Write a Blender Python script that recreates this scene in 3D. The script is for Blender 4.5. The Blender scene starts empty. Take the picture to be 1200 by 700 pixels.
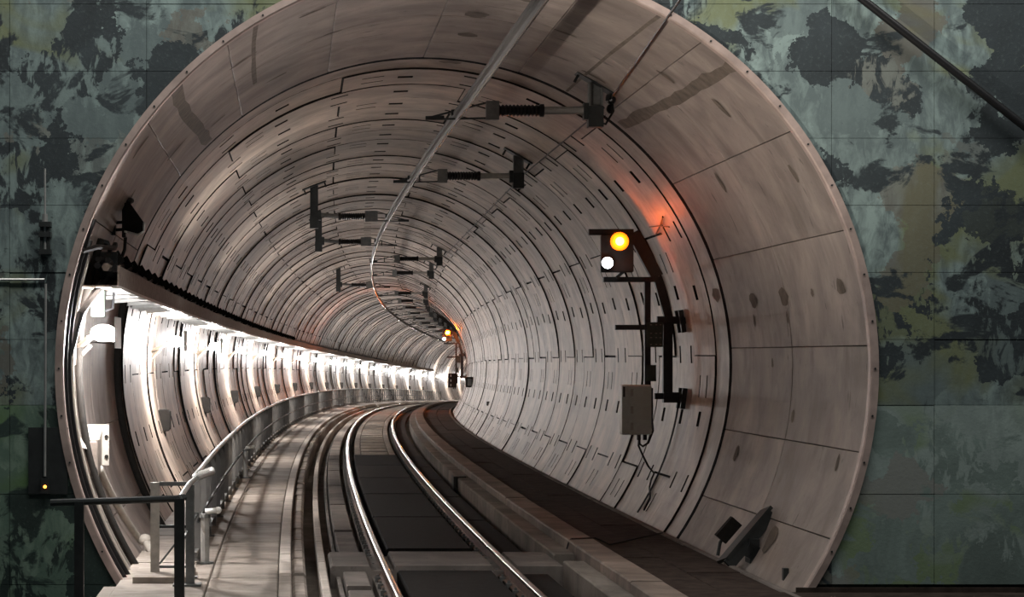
import bpy, math, random
from mathutils import Vector, Matrix
random.seed(7)
D = math.radians
K = 1.4                     # everything is laid out with the bore radius = 3.0 and scaled to metres (4.2 m) at the end
sc = bpy.context.scene
COL = sc.collection

# ------------------------------------------------------------------ camera, world, big lights, exposure
cam_d = bpy.data.cameras.new('camera'); cam = bpy.data.objects.new('camera', cam_d); COL.objects.link(cam)
cam.location = (0, 0, 0); cam.rotation_euler = (D(90), 0, 0)
cam_d.sensor_width = 36; cam_d.lens = 75.0
cam_d.shift_x = (600 - 332.34) / 1200; cam_d.shift_y = (415.65 - 350) / 1200
cam_d.clip_end = 600
sc.camera = cam
w = bpy.data.worlds.new('station_dark'); sc.world = w; w.use_nodes = True
w.node_tree.nodes['Background'].inputs[0].default_value = (0.55, 0.75, 0.85, 1)
w.node_tree.nodes['Background'].inputs[1].default_value = 0.035
vs = sc.view_settings
vs.view_transform = 'Standard'; vs.look = 'None'; vs.gamma = 1; vs.use_curve_mapping = False; vs.exposure = 0.0

def light(name, kind, loc, power, color, rot=(0, 0, 0), **kw):
    d = bpy.data.lights.new(name, kind); d.energy = power * K * K; d.color = color
    for k, v in kw.items(): setattr(d, k, v)
    o = bpy.data.objects.new(name, d); COL.objects.link(o)
    o.location = loc; o.rotation_euler = rot
    return o
# unseen fill light added above the portal front to brighten the wall
light('wall_fill_light', 'AREA', (2.0, 13.2, 5.4), 340, (1.0, .97, .93), (D(12), 0, 0), shape='RECTANGLE', size=11 * K, size_y=.8 * K)

# low floodlight at the platform end, left of the frame, aimed up into the tunnel mouth
_d = Vector((4.3, 17.5, 2.7)) - Vector((-2.8, 10.5, -0.9))
light('platform_floodlight', 'SPOT', (-2.8, 10.5, -0.9), 1900, (1.0, .90, .80), _d.to_track_quat('-Z', 'Y').to_euler(), spot_size=D(30), spot_blend=.8, shadow_soft_size=.10)

# ------------------------------------------------------------------ track alignment (path of the bore axis)
RC = 822.53; DS = .25; N = 960
SS = [i * DS for i in range(N)]
HH = [0.]; XX = [1.3363]; YY = [8.]; ZZ = [-.10164]
def _k(s): return min(max(s - 6.7476, 0), 1) / RC
def _g(s): return -.02054 * min(max((s - 5.8357) / 117.187, 0), 1)
for i in range(1, N):
    HH.append(HH[-1] + (_k(SS[i]) + _k(SS[i-1])) / 2 * DS)
    hm = (HH[-1] + HH[-2]) / 2
    XX.append(XX[-1] + math.sin(hm) * DS); YY.append(YY[-1] + math.cos(hm) * DS)
    ZZ.append(ZZ[-1] + (_g(SS[i]) + _g(SS[i-1])) / 2 * DS)
def _i(a, s):
    t = s / DS; i = int(math.floor(t)); i = min(max(i, 0), N - 2); f = t - i
    return a[i] * (1 - f) + a[i + 1] * f
def hd(s): return _i(HH, s) if s > 0 else 0.
def P(s, l=0, v=0):
    h = hd(s)
    return Vector((_i(XX, s) + l * math.cos(h), _i(YY, s) - l * math.sin(h), _i(ZZ, max(s, 0)) + v))
def W(s, th, r=3.0):        # point on the bore at angle th (0 = right, 90 = crown)
    return P(s, r * math.cos(D(th)), r * math.sin(D(th)))

# ------------------------------------------------------------------ materials
def mat(name):
    m = bpy.data.materials.new(name); m.use_nodes = True
    nt = m.node_tree; b = nt.nodes['Principled BSDF']
    return m, nt, b
def nd(nt, t, **kw):
    n = nt.nodes.new(t)
    for k, v in kw.items():
        if k == 'inp':
            for a, c in v.items(): n.inputs[a].default_value = c
        else: setattr(n, k, v)
    return n
def ramp(nt, src, stops, interp='LINEAR'):
    r = nt.nodes.new('ShaderNodeValToRGB'); r.color_ramp.interpolation = interp
    e = r.color_ramp.elements
    while len(e) < len(stops): e.new(.5)
    for x, (p, c) in zip(e, stops):
        x.position = p; x.color = (c, c, c, 1) if isinstance(c, (int, float)) else (*c, 1)
    nt.links.new(src, r.inputs[0]); return r.outputs[0]
def mixc(nt, fac, a, b, mode='MIX'):
    m = nt.nodes.new('ShaderNodeMix'); m.data_type = 'RGBA'; m.blend_type = mode
    for s, i in ((fac, 0), (a, 6), (b, 7)):
        if hasattr(s, 'links'): nt.links.new(s, m.inputs[i])
        elif i == 0: m.inputs[0].default_value = s
        else: m.inputs[i].default_value = (*s, 1) if len(s) == 3 else s
    return m.outputs[2]
def math_(nt, op, a, b=0., c=0.):
    m = nt.nodes.new('ShaderNodeMath'); m.operation = op
    for i, s in enumerate((a, b, c)):
        if hasattr(s, 'links'): nt.links.new(s, m.inputs[i])
        else: m.inputs[i].default_value = s
    return m.outputs[0]
def coords(nt, scale=(1, 1, 1), rnd=0., kind='Object'):
    tc = nt.nodes.new('ShaderNodeTexCoord'); mp = nt.nodes.new('ShaderNodeMapping')
    mp.inputs['Scale'].default_value = scale
    nt.links.new(tc.outputs[kind], mp.inputs[0])
    if rnd:
        oi = nt.nodes.new('ShaderNodeObjectInfo'); v = nt.nodes.new('ShaderNodeVectorMath'); v.operation = 'SCALE'
        v.inputs[0].default_value = (1, .7, .37); nt.links.new(math_(nt, 'MULTIPLY', oi.outputs['Random'], rnd), v.inputs['Scale'])
        nt.links.new(v.outputs[0], mp.inputs['Location'])
    return mp.outputs[0]
def noise(nt, vec, scale, detail=4, rough=.55, dist=0.):
    n = nd(nt, 'ShaderNodeTexNoise', inp={'Scale': scale, 'Detail': detail, 'Roughness': rough, 'Distortion': dist})
    nt.links.new(vec, n.inputs['Vector']); return n.outputs['Fac']
def bump(nt, b, h, strength, dist=.01):
    n = nd(nt, 'ShaderNodeBump', inp={'Strength': strength, 'Distance': dist}); nt.links.new(h, n.inputs['Height'])
    nt.links.new(n.outputs[0], b.inputs['Normal'])

def concrete(name, base, rough=.62, streak=(1.3, 3.2, 1.3), var=.38, rnd=60., objtone=.16, attr=False, stain=.5, spec=.4, bs=.35):
    m, nt, b = mat(name)
    v1 = coords(nt, (1, 1, 1), rnd); v2 = coords(nt, streak, rnd)
    n1 = noise(nt, v1, .9, 6, .62, .6); n2 = noise(nt, v2, 1.1, 4, .55, .3); n3 = noise(nt, v1, 11, 3, .6)
    n4 = noise(nt, coords(nt, (streak[0] * 1.6, streak[1] * 2.2, streak[2] * 1.6), rnd * .7 + .01), 1.5, 3, .5, .4)
    lo = tuple(c * (1 - var) for c in base); hi = tuple(min(1, c * (1 + var * .8)) for c in base)
    c = mixc(nt, ramp(nt, n1, [(.34, 0), (.66, 1)]), lo, hi)
    c = mixc(nt, math_(nt, 'MULTIPLY', ramp(nt, n2, [(.30, 1), (.48, 0)]), stain), c, tuple(x * .45 for x in (base[0], base[1] * .97, base[2] * .92)))
    c = mixc(nt, math_(nt, 'MULTIPLY', ramp(nt, n2, [(.58, 0), (.72, 1)]), .45), c, tuple(min(1, x * 1.55) for x in base))
    c = mixc(nt, math_(nt, 'MULTIPLY', ramp(nt, n4, [(.27, 1), (.31, 0)]), .75), c, tuple(x * .28 for x in base))
    c = mixc(nt, math_(nt, 'MULTIPLY', ramp(nt, n3, [(.25, 1), (.36, 0)]), .5), c, tuple(x * .35 for x in base))
    if attr:
        a = nd(nt, 'ShaderNodeAttribute', attribute_name='tone'); t = a.outputs['Fac']
    else:
        t = nt.nodes.new('ShaderNodeObjectInfo').outputs['Random']
    g = math_(nt, 'MULTIPLY_ADD', t, objtone * 2, 1 - objtone)
    hs = nd(nt, 'ShaderNodeHueSaturation'); nt.links.new(c, hs.inputs['Color']); nt.links.new(g, hs.inputs['Value'])
    nt.links.new(hs.outputs[0], b.inputs['Base Color'])
    b.inputs['Roughness'].default_value = rough; b.inputs['Specular IOR Level'].default_value = spec
    bump(nt, b, math_(nt, 'ADD', n3, math_(nt, 'MULTIPLY', n2, 1.2)), bs, .008)
    return m
def plain(name, col, rough=.5, metal=0., var=.2, scale=12, bs=0., spec=.5):
    m, nt, b = mat(name); v = coords(nt, (1, 1, 1), 20.)
    n = noise(nt, v, scale, 4, .6)
    c = mixc(nt, ramp(nt, n, [(.3, 0), (.7, 1)]), tuple(x * (1 - var) for x in col), tuple(min(1, x * (1 + var)) for x in col))
    nt.links.new(c, b.inputs['Base Color']); b.inputs['Roughness'].default_value = rough; b.inputs['Metallic'].default_value = metal
    b.inputs['Specular IOR Level'].default_value = spec
    if bs: bump(nt, b, n, bs, .006)
    return m
def emit(name, col, strength):
    m, nt, b = mat(name)
    b.inputs['Base Color'].default_value = (*col, 1); b.inputs['Emission Color'].default_value = (*col, 1)
    b.inputs['Emission Strength'].default_value = strength; return m

CONC = (.385, .312, .252)
M = dict(
    seg=concrete('precast_concrete', CONC, spec=.5, rough=.5),
    segfar=concrete('precast_concrete_far', CONC, attr=True, rnd=0., spec=.5, rough=.5),
    collar=concrete('cast_collar_concrete', (.34, .285, .25), streak=(1.0, 2.0, 1.0), var=.30, stain=.55, objtone=.07, rough=.6),
    seam=plain('dark_joint', (.035, .03, .028), .9),
    pocket=plain('pocket_shade_joint_grime', (.026, .022, .02), .95, spec=.1),  # bolt pockets coloured dark for their shade, joint edges for grime
    gasket=plain('rubber_gasket', (.006, .006, .006), .95, spec=.05),
    floor=concrete('dusty_floor_concrete', (.21, .185, .16), streak=(3, 1, 1), objtone=0, rough=.85),
    walk=concrete('walkway_concrete', (.33, .285, .245), streak=(2, 5, 1), objtone=.12, rough=.85, stain=.5),
    ledge=concrete('brown_ledge_concrete', (.22, .175, .145), streak=(2, 3, 1), objtone=.1, rough=.7, stain=.5),
    kerb=concrete('pale_kerb_stone', (.60, .54, .48), streak=(2, 5, 1), objtone=.08, rough=.85, stain=.35, var=.15),
    kerbdark=concrete('rough_kerb_stone', (.36, .31, .27), streak=(3, 8, 1), objtone=.1, rough=.9, stain=.7, bs=.9),
    stain=plain('grimy_stain', (.155, .125, .10), .85, var=.35, scale=7),
    dark=plain('dark_rubber_panel', (.013, .012, .011), .9, var=.35, bs=.2, spec=.12),
    dirt=plain('dirty_dark_boards', (.048, .036, .030), .95, var=.45, scale=5, bs=.3, spec=.1),
    block=concrete('trough_block_concrete', (.17, .15, .135), streak=(2, 2, 1), objtone=.08, rough=.9),
    pale=concrete('pale_track_slab', (.50, .44, .38), streak=(3, 1, 1), objtone=.06, rough=.8, stain=.3),
    railtop=plain('polished_rail_steel', (.46, .40, .37), .22, 1., var=.06),
    railside=plain('rusty_rail_steel', (.16, .10, .075), .6, .5, var=.4),
    galv=plain('galvanised_steel', (.50, .50, .48), .42, .6, var=.12),
    steel=plain('grey_painted_steel', (.17, .175, .17), .5, .3),
    dsteel=plain('dark_painted_steel', (.030, .034, .034), .5, .2),
    gsteel=plain('dark_green_steel', (.045, .062, .052), .5, .2),
    black=plain('black_cable', (.010, .010, .011), .45),
    ins=plain('black_insulator', (.012, .012, .013), .35),
    alu=plain('aluminium_conductor', (.06, .055, .05), .42, .3, var=.1),
    tray=plain('dusty_cable_tray', (.30, .25, .215), .7, .1, var=.3),
    white=plain('white_enamel', (.72, .72, .69), .5, var=.06),
    cream=plain('cream_plate', (.42, .38, .33), .55, var=.15),
    box=plain('grey_green_cabinet', (.66, .72, .69), .5, var=.08),
    dbox=plain('dark_grey_box', (.020, .018, .016), .9, spec=.15),
    rim=plain('pinkish_steel_rim', (.46, .36, .32), .5, .2, var=.25, scale=3),
    glass=plain('lamp_lens_glass', (.8, .8, .8), .1),
    bars=plain('barrier_bar_paint', (.12, .117, .11), .6, .2, var=.3, scale=3),
    lamp=emit('white_lamp_glow', (1.0, .955, .93), 1150.),
    lamp_big=emit('near_lamp_glow', (1.0, .97, .96), 700.),
    amber=emit('amber_signal_glow', (1.0, .16, .006), 130.),
    amber_far=emit('far_amber_glow', (1.0, .17, .006), 3500.),
    amber_disc=emit('amber_lens_disc', (1.0, .20, .008), 1.6),  # dim emission stands in for the bloom round the signal lights
    wsig_disc=emit('white_lens_disc', (.9, .95, 1.0), .75),
    wsig=emit('white_signal_glow', (.95, .97, 1.0), 30.),
    dot=emit('small_amber_indicator', (1.0, .25, .03), 9.),
)
def mottled(name, lower, green=False):
    m, nt, b = mat(name)
    v = coords(nt, (1, 1, 1)); vs_ = coords(nt, (2.4, 1, 1)); 
    dark = (.026, .036, .040); grey = (.115, .155, .155); pale = (.27, .36, .34); olive = (.165, .19, .09); brown = (.15, .13, .10)
    if green: dark = (.022, .040, .034); grey = (.11, .18, .135); pale = (.20, .29, .22); olive = (.10, .19, .06); brown = (.09, .14, .08)
    if lower:
        dark = (.17, .23, .21); grey = (.25, .32, .30); pale = (.33, .42, .39); olive = (.18, .26, .13); brown = (.24, .23, .21)
    vo = nd(nt, 'ShaderNodeTexVoronoi', inp={'Scale': 1.7, 'Randomness': 1.0}); 
    # distort the coordinates of the cell pattern so patches get torn edges
    dn = nd(nt, 'ShaderNodeTexNoise', inp={'Scale': 4.5, 'Detail': 5, 'Roughness': .65}); nt.links.new(v, dn.inputs['Vector'])
    sub = nd(nt, 'ShaderNodeVectorMath', operation='SUBTRACT'); nt.links.new(dn.outputs['Color'], sub.inputs[0]); sub.inputs[1].default_value = (.5, .5, .5)
    scl = nd(nt, 'ShaderNodeVectorMath', operation='SCALE'); nt.links.new(sub.outputs[0], scl.inputs[0]); scl.inputs['Scale'].default_value = .55
    add = nd(nt, 'ShaderNodeVectorMath', operation='ADD'); nt.links.new(v, add.inputs[0]); nt.links.new(scl.outputs[0], add.inputs[1])
    nt.links.new(add.outputs[0], vo.inputs['Vector'])
    sp = nd(nt, 'ShaderNodeSeparateColor'); nt.links.new(vo.outputs['Color'], sp.inputs[0])
    r1, g1, b1 = sp.outputs[0], sp.outputs[1], sp.outputs[2]
    n1 = noise(nt, v, 1.0, 6, .66, .7); n2 = noise(nt, vs_, 2.8, 5, .62, .5); n3 = noise(nt, v, .75, 3, .5, 1.0); n4 = noise(nt, v, 24, 3, .7)
    n5 = noise(nt, coords(nt, (1.0, 1, 1.5)), 1.5, 6, .62, .5)
    patch = math_(nt, 'MULTIPLY', ramp(nt, r1, [(.34, 0), (.37, 1)]), ramp(nt, n1, [(.42, 0), (.45, 1)]))
    stroke = math_(nt, 'MULTIPLY', ramp(nt, n2, [(.50, 0), (.54, 1)]), ramp(nt, g1, [(.45, 0), (.5, 1)]))
    m1 = math_(nt, 'MAXIMUM', patch, math_(nt, 'MULTIPLY', stroke, .8))
    m1 = math_(nt, 'MULTIPLY', m1, ramp(nt, n5, [(.40, 0), (.44, 1)]))
    pc = mixc(nt, math_(nt, 'MULTIPLY', ramp(nt, n2, [(.42, 0), (.60, 1)]), ramp(nt, g1, [(.1, .15), (.8, 1)])), grey, pale)
    pc = mixc(nt, math_(nt, 'MULTIPLY', ramp(nt, n3, [(.53, 0), (.62, 1)]), .85), pc, olive)
    pc = mixc(nt, math_(nt, 'MULTIPLY', ramp(nt, b1, [(.80, 0), (.86, 1)]), .6), pc, brown)
    dk = mixc(nt, ramp(nt, n1, [(.3, 0), (.7, 1)]), tuple(x * .7 for x in dark), tuple(x * 1.5 for x in dark))
    c = mixc(nt, m1, dk, pc)
    c = mixc(nt, math_(nt, 'MULTIPLY', ramp(nt, n4, [(.55, 0), (.8, 1)]), .18), c, pale)
    nt.links.new(c, b.inputs['Base Color']); b.inputs['Roughness'].default_value = .7
    bump(nt, b, math_(nt, 'ADD', n4, n2), .3, .01)
    return m
M['wall'] = mottled('camouflage_painted_wall', False)
M['wall_green'] = mottled('green_lower_wall', False, True)
M['wall_low'] = mottled('plain_green_grey_wall', True)

# ------------------------------------------------------------------ mesh builder
class MB:
    def __init__(s, off=(0, 0, 0)): s.v = []; s.f = []; s.o = Vector(off); s.tone = None
    def add(s, vs, fs):
        b = len(s.v); s.v += [tuple(Vector(p) - s.o) for p in vs]; s.f += [tuple(b + i for i in f) for f in fs]; return s
    def box(s, x0, x1, y0, y1, z0, z1):
        return s.add([(x, y, z) for z in (z0, z1) for y in (y0, y1) for x in (x0, x1)],
                     [(0, 2, 3, 1), (4, 5, 7, 6), (0, 1, 5, 4), (2, 6, 7, 3), (0, 4, 6, 2), (1, 3, 7, 5)])
    def cbox(s, x0, x1, y0, y1, z0, z1, c=.01):     # box with chamfered top/bottom/side edges (bevelled look)
        def ring(z, d): return [(x0 + c + d * 0 - (c if d else 0), y0 + (0 if d else c), z), (x1 - (0 if d else c), y0 + (0 if d else c), z), (x1 - (0 if d else c), y1 - (0 if d else c), z), (x0 + (0 if d else c), y1 - (0 if d else c), z)]
        vs_ = ring(z0, 0) + ring(z0 + c, 1) + ring(z1 - c, 1) + ring(z1, 0)
        fs = [(3, 2, 1, 0), (12, 13, 14, 15)]
        for k in range(3):
            for i in range(4):
                j = (i + 1) % 4; fs.append((4 * k + i, 4 * k + j, 4 * k + 4 + j, 4 * k + 4 + i))
        return s.add(vs_, fs)
    def tube(s, pts, r, n=8, r1=None, cap=True):
        pts = [Vector(p) for p in pts]; vs_ = []; m = len(pts); up = None
        for i, p in enumerate(pts):
            t = (pts[min(i + 1, m - 1)] - pts[max(i - 1, 0)]).normalized()
            if up is None:
                up = Vector((0, 0, 1)) if abs(t.z) < .9 else Vector((1, 0, 0))
            a = t.cross(up).normalized(); b = a.cross(t).normalized(); up = b
            rr = r if r1 is None else r + (r1 - r) * i / (m - 1)
            if isinstance(r, (list, tuple)): rr = r[i]
            vs_ += [p + a * math.cos(2 * math.pi * k / n) * rr + b * math.sin(2 * math.pi * k / n) * rr for k in range(n)]
        fs = [(i * n + k, i * n + (k + 1) % n, (i + 1) * n + (k + 1) % n, (i + 1) * n + k) for i in range(m - 1) for k in range(n)]
        if cap: fs += [tuple(range(n - 1, -1, -1)), tuple((m - 1) * n + k for k in range(n))]
        return s.add(vs_, fs)
    def beam(s, a, b, w, h, up=(0, 0, 1)):
        a, b = Vector(a), Vector(b); t = (b - a).normalized(); u = Vector(up)
        if abs(t.dot(u)) > .95: u = Vector((0, 1, 0))
        x = t.cross(u).normalized(); y = x.cross(t).normalized()
        vs_ = [p + x * i * w / 2 + y * j * h / 2 for p in (a, b) for i, j in ((-1, -1), (1, -1), (1, 1), (-1, 1))]
        return s.add(vs_, [(3, 2, 1, 0), (4, 5, 6, 7)] + [(i, (i + 1) % 4, 4 + (i + 1) % 4, 4 + i) for i in range(4)])
    def ball(s, c, rx, ry, rz, n=12, m=8):
        c = Vector(c); vs_ = [c + Vector((0, 0, rz))]
        for i in range(1, m):
            a = math.pi * i / m
            vs_ += [c + Vector((rx * math.sin(a) * math.cos(2 * math.pi * k / n), ry * math.sin(a) * math.sin(2 * math.pi * k / n), rz * math.cos(a))) for k in range(n)]
        vs_.append(c - Vector((0, 0, rz)))
        fs = [(0, 1 + k, 1 + (k + 1) % n) for k in range(n)]
        for i in range(m - 2):
            fs += [(1 + i * n + k, 1 + (i + 1) * n + k, 1 + (i + 1) * n + (k + 1) % n, 1 + i * n + (k + 1) % n) for k in range(n)]
        L = len(vs_) - 1
        fs += [(L, 1 + (m - 2) * n + (k + 1) % n, 1 + (m - 2) * n + k) for k in range(n)]
        return s.add(vs_, fs)
    def sweep(s, prof, s0, s1, step=1.0, lat=None):
        n = max(1, int(math.ceil((s1 - s0) / step))); k = len(prof); vs_ = []
        for i in range(n + 1):
            q = s0 + (s1 - s0) * i / n; dl = lat(q) if lat else 0.
            vs_ += [P(q, l + dl, v) for l, v in prof]
        fs = [(i * k + j, (i + 1) * k + j, (i + 1) * k + (j + 1) % k, i * k + (j + 1) % k) for i in range(n) for j in range(k)]
        fs += [tuple(range(k)), tuple(n * k + j for j in range(k - 1, -1, -1))]
        return s.add(vs_, fs)
    def build(s, name, m, parent=None, smooth=False, kind=None, loc=True):
        me = bpy.data.meshes.new(name); me.from_pydata(s.v, [], s.f); me.update()
        me.materials.append(M[m] if isinstance(m, str) else m)
        if smooth: me.polygons.foreach_set('use_smooth', [True] * len(me.polygons))
        o = bpy.data.objects.new(name, me); COL.objects.link(o)
        if parent: o.parent = parent
        elif loc: o.location = s.o
        if kind: o['kind'] = kind
        return o
def tag(o, label=None, cat=None, group=None, kind=None):
    for k, v in (('label', label), ('category', cat), ('group', group), ('kind', kind)):
        if v: o[k] = v
    return o
def empty(name, loc=(0, 0, 0), rz=0.):
    o = bpy.data.objects.new(name, None); COL.objects.link(o); o.location = loc; o.rotation_euler = (0, 0, rz); o.empty_display_size = .1
    return o
def frame_thing(name, s, base, label, cat, group=None):     # thing whose parts are modelled in (lateral, forward, height)
    o = empty(name, P(s, base[0], base[2]) + Vector((math.sin(hd(s)), math.cos(hd(s)), 0)) * base[1], -hd(s))
    return tag(o, label, cat, group)
def copy_tree(o, parent=None):
    c = o.copy(); COL.objects.link(c); c.parent = parent
    for ch in list(o.children): copy_tree(ch, c)
    return c
def place(o, s, base):
    o.location = P(s, base[0], base[2]) + Vector((math.sin(hd(s)), math.cos(hd(s)), 0)) * base[1]
    o.rotation_euler = (0, 0, -hd(s))
ORD = 'first second third fourth fifth sixth seventh eighth ninth tenth eleventh twelfth thirteenth fourteenth fifteenth sixteenth seventeenth eighteenth nineteenth twentieth'.split()
def arcpts(s, a0, a1, r, n=24, s2=None):
    return [W(s + ((s2 - s) * i / n if s2 is not None else 0), a0 + (a1 - a0) * i / n, r) for i in range(n + 1)]

# ------------------------------------------------------------------ tunnel lining
RW = 1.17; S_RING = 13.5; NR = 158
lining = tag(empty('wall_tunnel', P(12.8)), 'curved brownish precast concrete tunnel lining of bolted ring segments', 'wall', kind='structure')
SEGA = 360 / 7
proto_pocket_faces = []
def segment_mesh(pockets, r0=3.0, th=.05):
    g = .0085; ga = math.degrees(g / r0); c = .004; ca = math.degrees(c / r0)
    a = SEGA / 2 - ga; y = RW / 2 - g
    pk = []
    if pockets:
        pk += [(-1.8, 1.8, -.37, -.29), (-1.8, 1.8, .29, .37)]
        pk += [(-14.5, -11.5, -.07, .07), (11.5, 14.5, -.07, .07)]
        pk += [(17.3, 21.7, -.21, -.165), (17.3, 21.7, .165, .21)]
    ph = {-a + ca, a - ca}; ys = {-y + c, y - c}
    for p in pk: ph |= {p[0], p[1]}; ys |= {p[2], p[3]}
    step = 3.0 if pockets else 6.0
    k = -a + ca
    while k < a - ca - .5:
        if min(abs(k - q) for q in ph) > step * .4: ph.add(k)
        k += step
    ph = sorted(ph); ys = sorted(ys)
    mb = MB()
    def pt(f, yy, r): return (r * math.cos(D(f)), yy, r * math.sin(D(f)))
    ix = {}
    vs_ = []; fs = []
    def vid(f, yy, r):
        key = (round(f, 4), round(yy, 4), round(r, 4))
        if key not in ix: ix[key] = len(vs_); vs_.append(pt(f, yy, r))
        return ix[key]
    for i in range(len(ph) - 1):
        for j in range(len(ys) - 1):
            f0, f1, y0, y1 = ph[i], ph[i + 1], ys[j], ys[j + 1]; fm, ym = (f0 + f1) / 2, (y0 + y1) / 2
            if any(p[0] < fm < p[1] and p[2] < ym < p[3] for p in pk):
                continue
            fs.append((vid(f0, y0, r0), vid(f1, y0, r0), vid(f1, y1, r0), vid(f0, y1, r0)))
    rd = r0 + .035
    proto_pocket_faces.clear() if pockets else None
    npk0 = len(fs)
    for p in pk:        # recessed bolt pockets
        fr = [q for q in ph if p[0] - 1e-6 <= q <= p[1] + 1e-6]
        for i in range(len(fr) - 1):
            f0, f1 = fr[i], fr[i + 1]
            yr = [q for q in ys if p[2] - 1e-6 <= q <= p[3] + 1e-6]
            for j in range(len(yr) - 1):
                fs.append((vid(f0, yr[j], rd), vid(f1, yr[j], rd), vid(f1, yr[j + 1], rd), vid(f0, yr[j + 1], rd)))
            fs.append((vid(f0, p[2], r0), vid(f1, p[2], r0), vid(f1, p[2], rd), vid(f0, p[2], rd)))
            fs.append((vid(f1, p[3], r0), vid(f0, p[3], r0), vid(f0, p[3], rd), vid(f1, p[3], rd)))
        fs.append((vid(p[0], p[3], r0), vid(p[0], p[2], r0), vid(p[0], p[2], rd), vid(p[0], p[3], rd)))
        fs.append((vid(p[1], p[2], r0), vid(p[1], p[3], r0), vid(p[1], p[3], rd), vid(p[1], p[2], rd)))
    if pockets: proto_pocket_faces.extend(range(npk0, len(fs)))
    edge0 = len(fs)
    rb = r0 + c; rt = r0 + th; A = ph[0], ph[-1]; Y = ys[0], ys[-1]; AO = -a, a; YO = -y, y
    for i in range(len(ph) - 1):
        q0 = AO[0] if i == 0 else ph[i]; q1 = AO[1] if i == len(ph) - 2 else ph[i + 1]
        for e in (0, 1):
            fs.append((vid(ph[i], Y[e], r0), vid(ph[i + 1], Y[e], r0), vid(q1, YO[e], rb), vid(q0, YO[e], rb)))
            fs.append((vid(q0, YO[e], rb), vid(q1, YO[e], rb), vid(q1, YO[e], rt), vid(q0, YO[e], rt)))
    for j in range(len(ys) - 1):
        q0 = YO[0] if j == 0 else ys[j]; q1 = YO[1] if j == len(ys) - 2 else ys[j + 1]
        for e in (0, 1):
            fs.append((vid(A[e], ys[j], r0), vid(A[e], ys[j + 1], r0), vid(AO[e], q1, rb), vid(AO[e], q0, rb)))
            fs.append((vid(AO[e], q0, rb), vid(AO[e], q1, rb), vid(AO[e], q1, rt), vid(AO[e], q0, rt)))
    mb.v = vs_; mb.f = fs; mb.edge = range(edge0, len(fs))
    if pockets: proto_pocket_faces.extend(mb.edge)
    return mb
proto = segment_mesh(True).build('lining_segment', 'seg', lining)
me_near = proto.data; me_near.materials.append(M['pocket'])
for i_ in proto_pocket_faces: me_near.polygons[i_].material_index = 1
far = segment_mesh(False)
def seg_matrix(s, th, dr=0.):
    h = hd(s); m = Matrix.Rotation(-h, 4, 'Z') @ Matrix.Rotation(-D(th), 4, 'Y')
    p = P(s) + (m @ Vector((dr, 0, 0)))
    return Matrix.Translation(p) @ m
fv, ff, ft, fm = [], [], [], []
first = True; count = 0
L0 = lining.location.copy()
for r in range(NR):
    s = S_RING + RW * (r + .5)
    off = 1.8 if r % 2 == 0 else 1.8 + SEGA / 2 + .3
    for k in range(7):
        th = off + SEGA * (k + .5)
        dr = random.uniform(-.020, .012)
        if 236 < (th % 360) < 304: continue       # buried below the track bed
        mx = seg_matrix(s, th, dr)
        if count < 298:
            if first: o = proto; first = False
            else: o = bpy.data.objects.new('lining_segment', me_near); COL.objects.link(o); o.parent = lining
            mx.translation -= L0
            o.matrix_basis = mx; count += 1
        else:
            b = len(fv); fv += [tuple((mx @ Vector(p)) - L0) for p in far.v]; ff += [tuple(b + i for i in f) for f in far.f]
            ft += [random.random()] * len(far.v); fm += [1 if i in far.edge else 0 for i in range(len(far.f))]
me = bpy.data.meshes.new('lining_segment'); me.from_pydata(fv, [], ff)
at = me.attributes.new('tone', 'FLOAT', 'POINT'); at.data.foreach_set('value', ft)
me.materials.append(M['segfar']); me.materials.append(M['pocket']); me.polygons.foreach_set('material_index', fm); o = bpy.data.objects.new('far_lining_segments', me); COL.objects.link(o); o.parent = lining
o['kind'] = 'stuff'
# dark grouting behind the joints
mb = MB(L0)
prof = [(3.047 * math.cos(D(a)), 3.047 * math.sin(D(a))) for a in range(0, 360, 6)] 
n = 150; kk = len(prof); vs_ = []
for i in range(n + 1):
    q = 12.9 + (S_RING + RW * NR - 12.9) * i / n
    vs_ += [P(q, l, v) for l, v in prof]
mb.add(vs_, [(i * kk + j, i * kk + (j + 1) % kk, (i + 1) * kk + (j + 1) % kk, (i + 1) * kk + j) for i in range(n) for j in range(kk)])
mb.build('joint_sealing', 'seam', lining)
def band(s0, s1, a0, a1, r, th, mb, ch=.008, da=3.):
    n = max(1, int(round((a1 - a0) / da))); vs_ = []
    ga = math.degrees(ch / r)
    for i in range(n + 1):
        a = a0 + (a1 - a0) * i / n
        ai = a + (ga if i == 0 else -ga if i == n else 0)
        vs_ += [W(s0, a, r + th), W(s0, a, r + ch), W(s0 + ch, ai, r), W(s1 - ch, ai, r), W(s1, a, r + ch), W(s1, a, r + th)]
    fs = [(i * 6 + j, i * 6 + j + 1, (i + 1) * 6 + j + 1, (i + 1) * 6 + j) for i in range(n) for j in range(5)]
    fs += [(0, 1, 2, 3, 4, 5), tuple(n * 6 + j for j in (5, 4, 3, 2, 1, 0))]
    mb.add(vs_, fs)
mb = MB(L0); band(12.84, 13.49, -38, 218, 3.0, .05, mb); mb.build('closing_ring', 'seg', lining)
mb = MB(L0); mb.v += []
g = []
band(12.675, 12.82, -38, 218, 2.989, .06, mb, ch=.012); mb.build('joint_gasket', 'gasket', lining)

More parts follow.
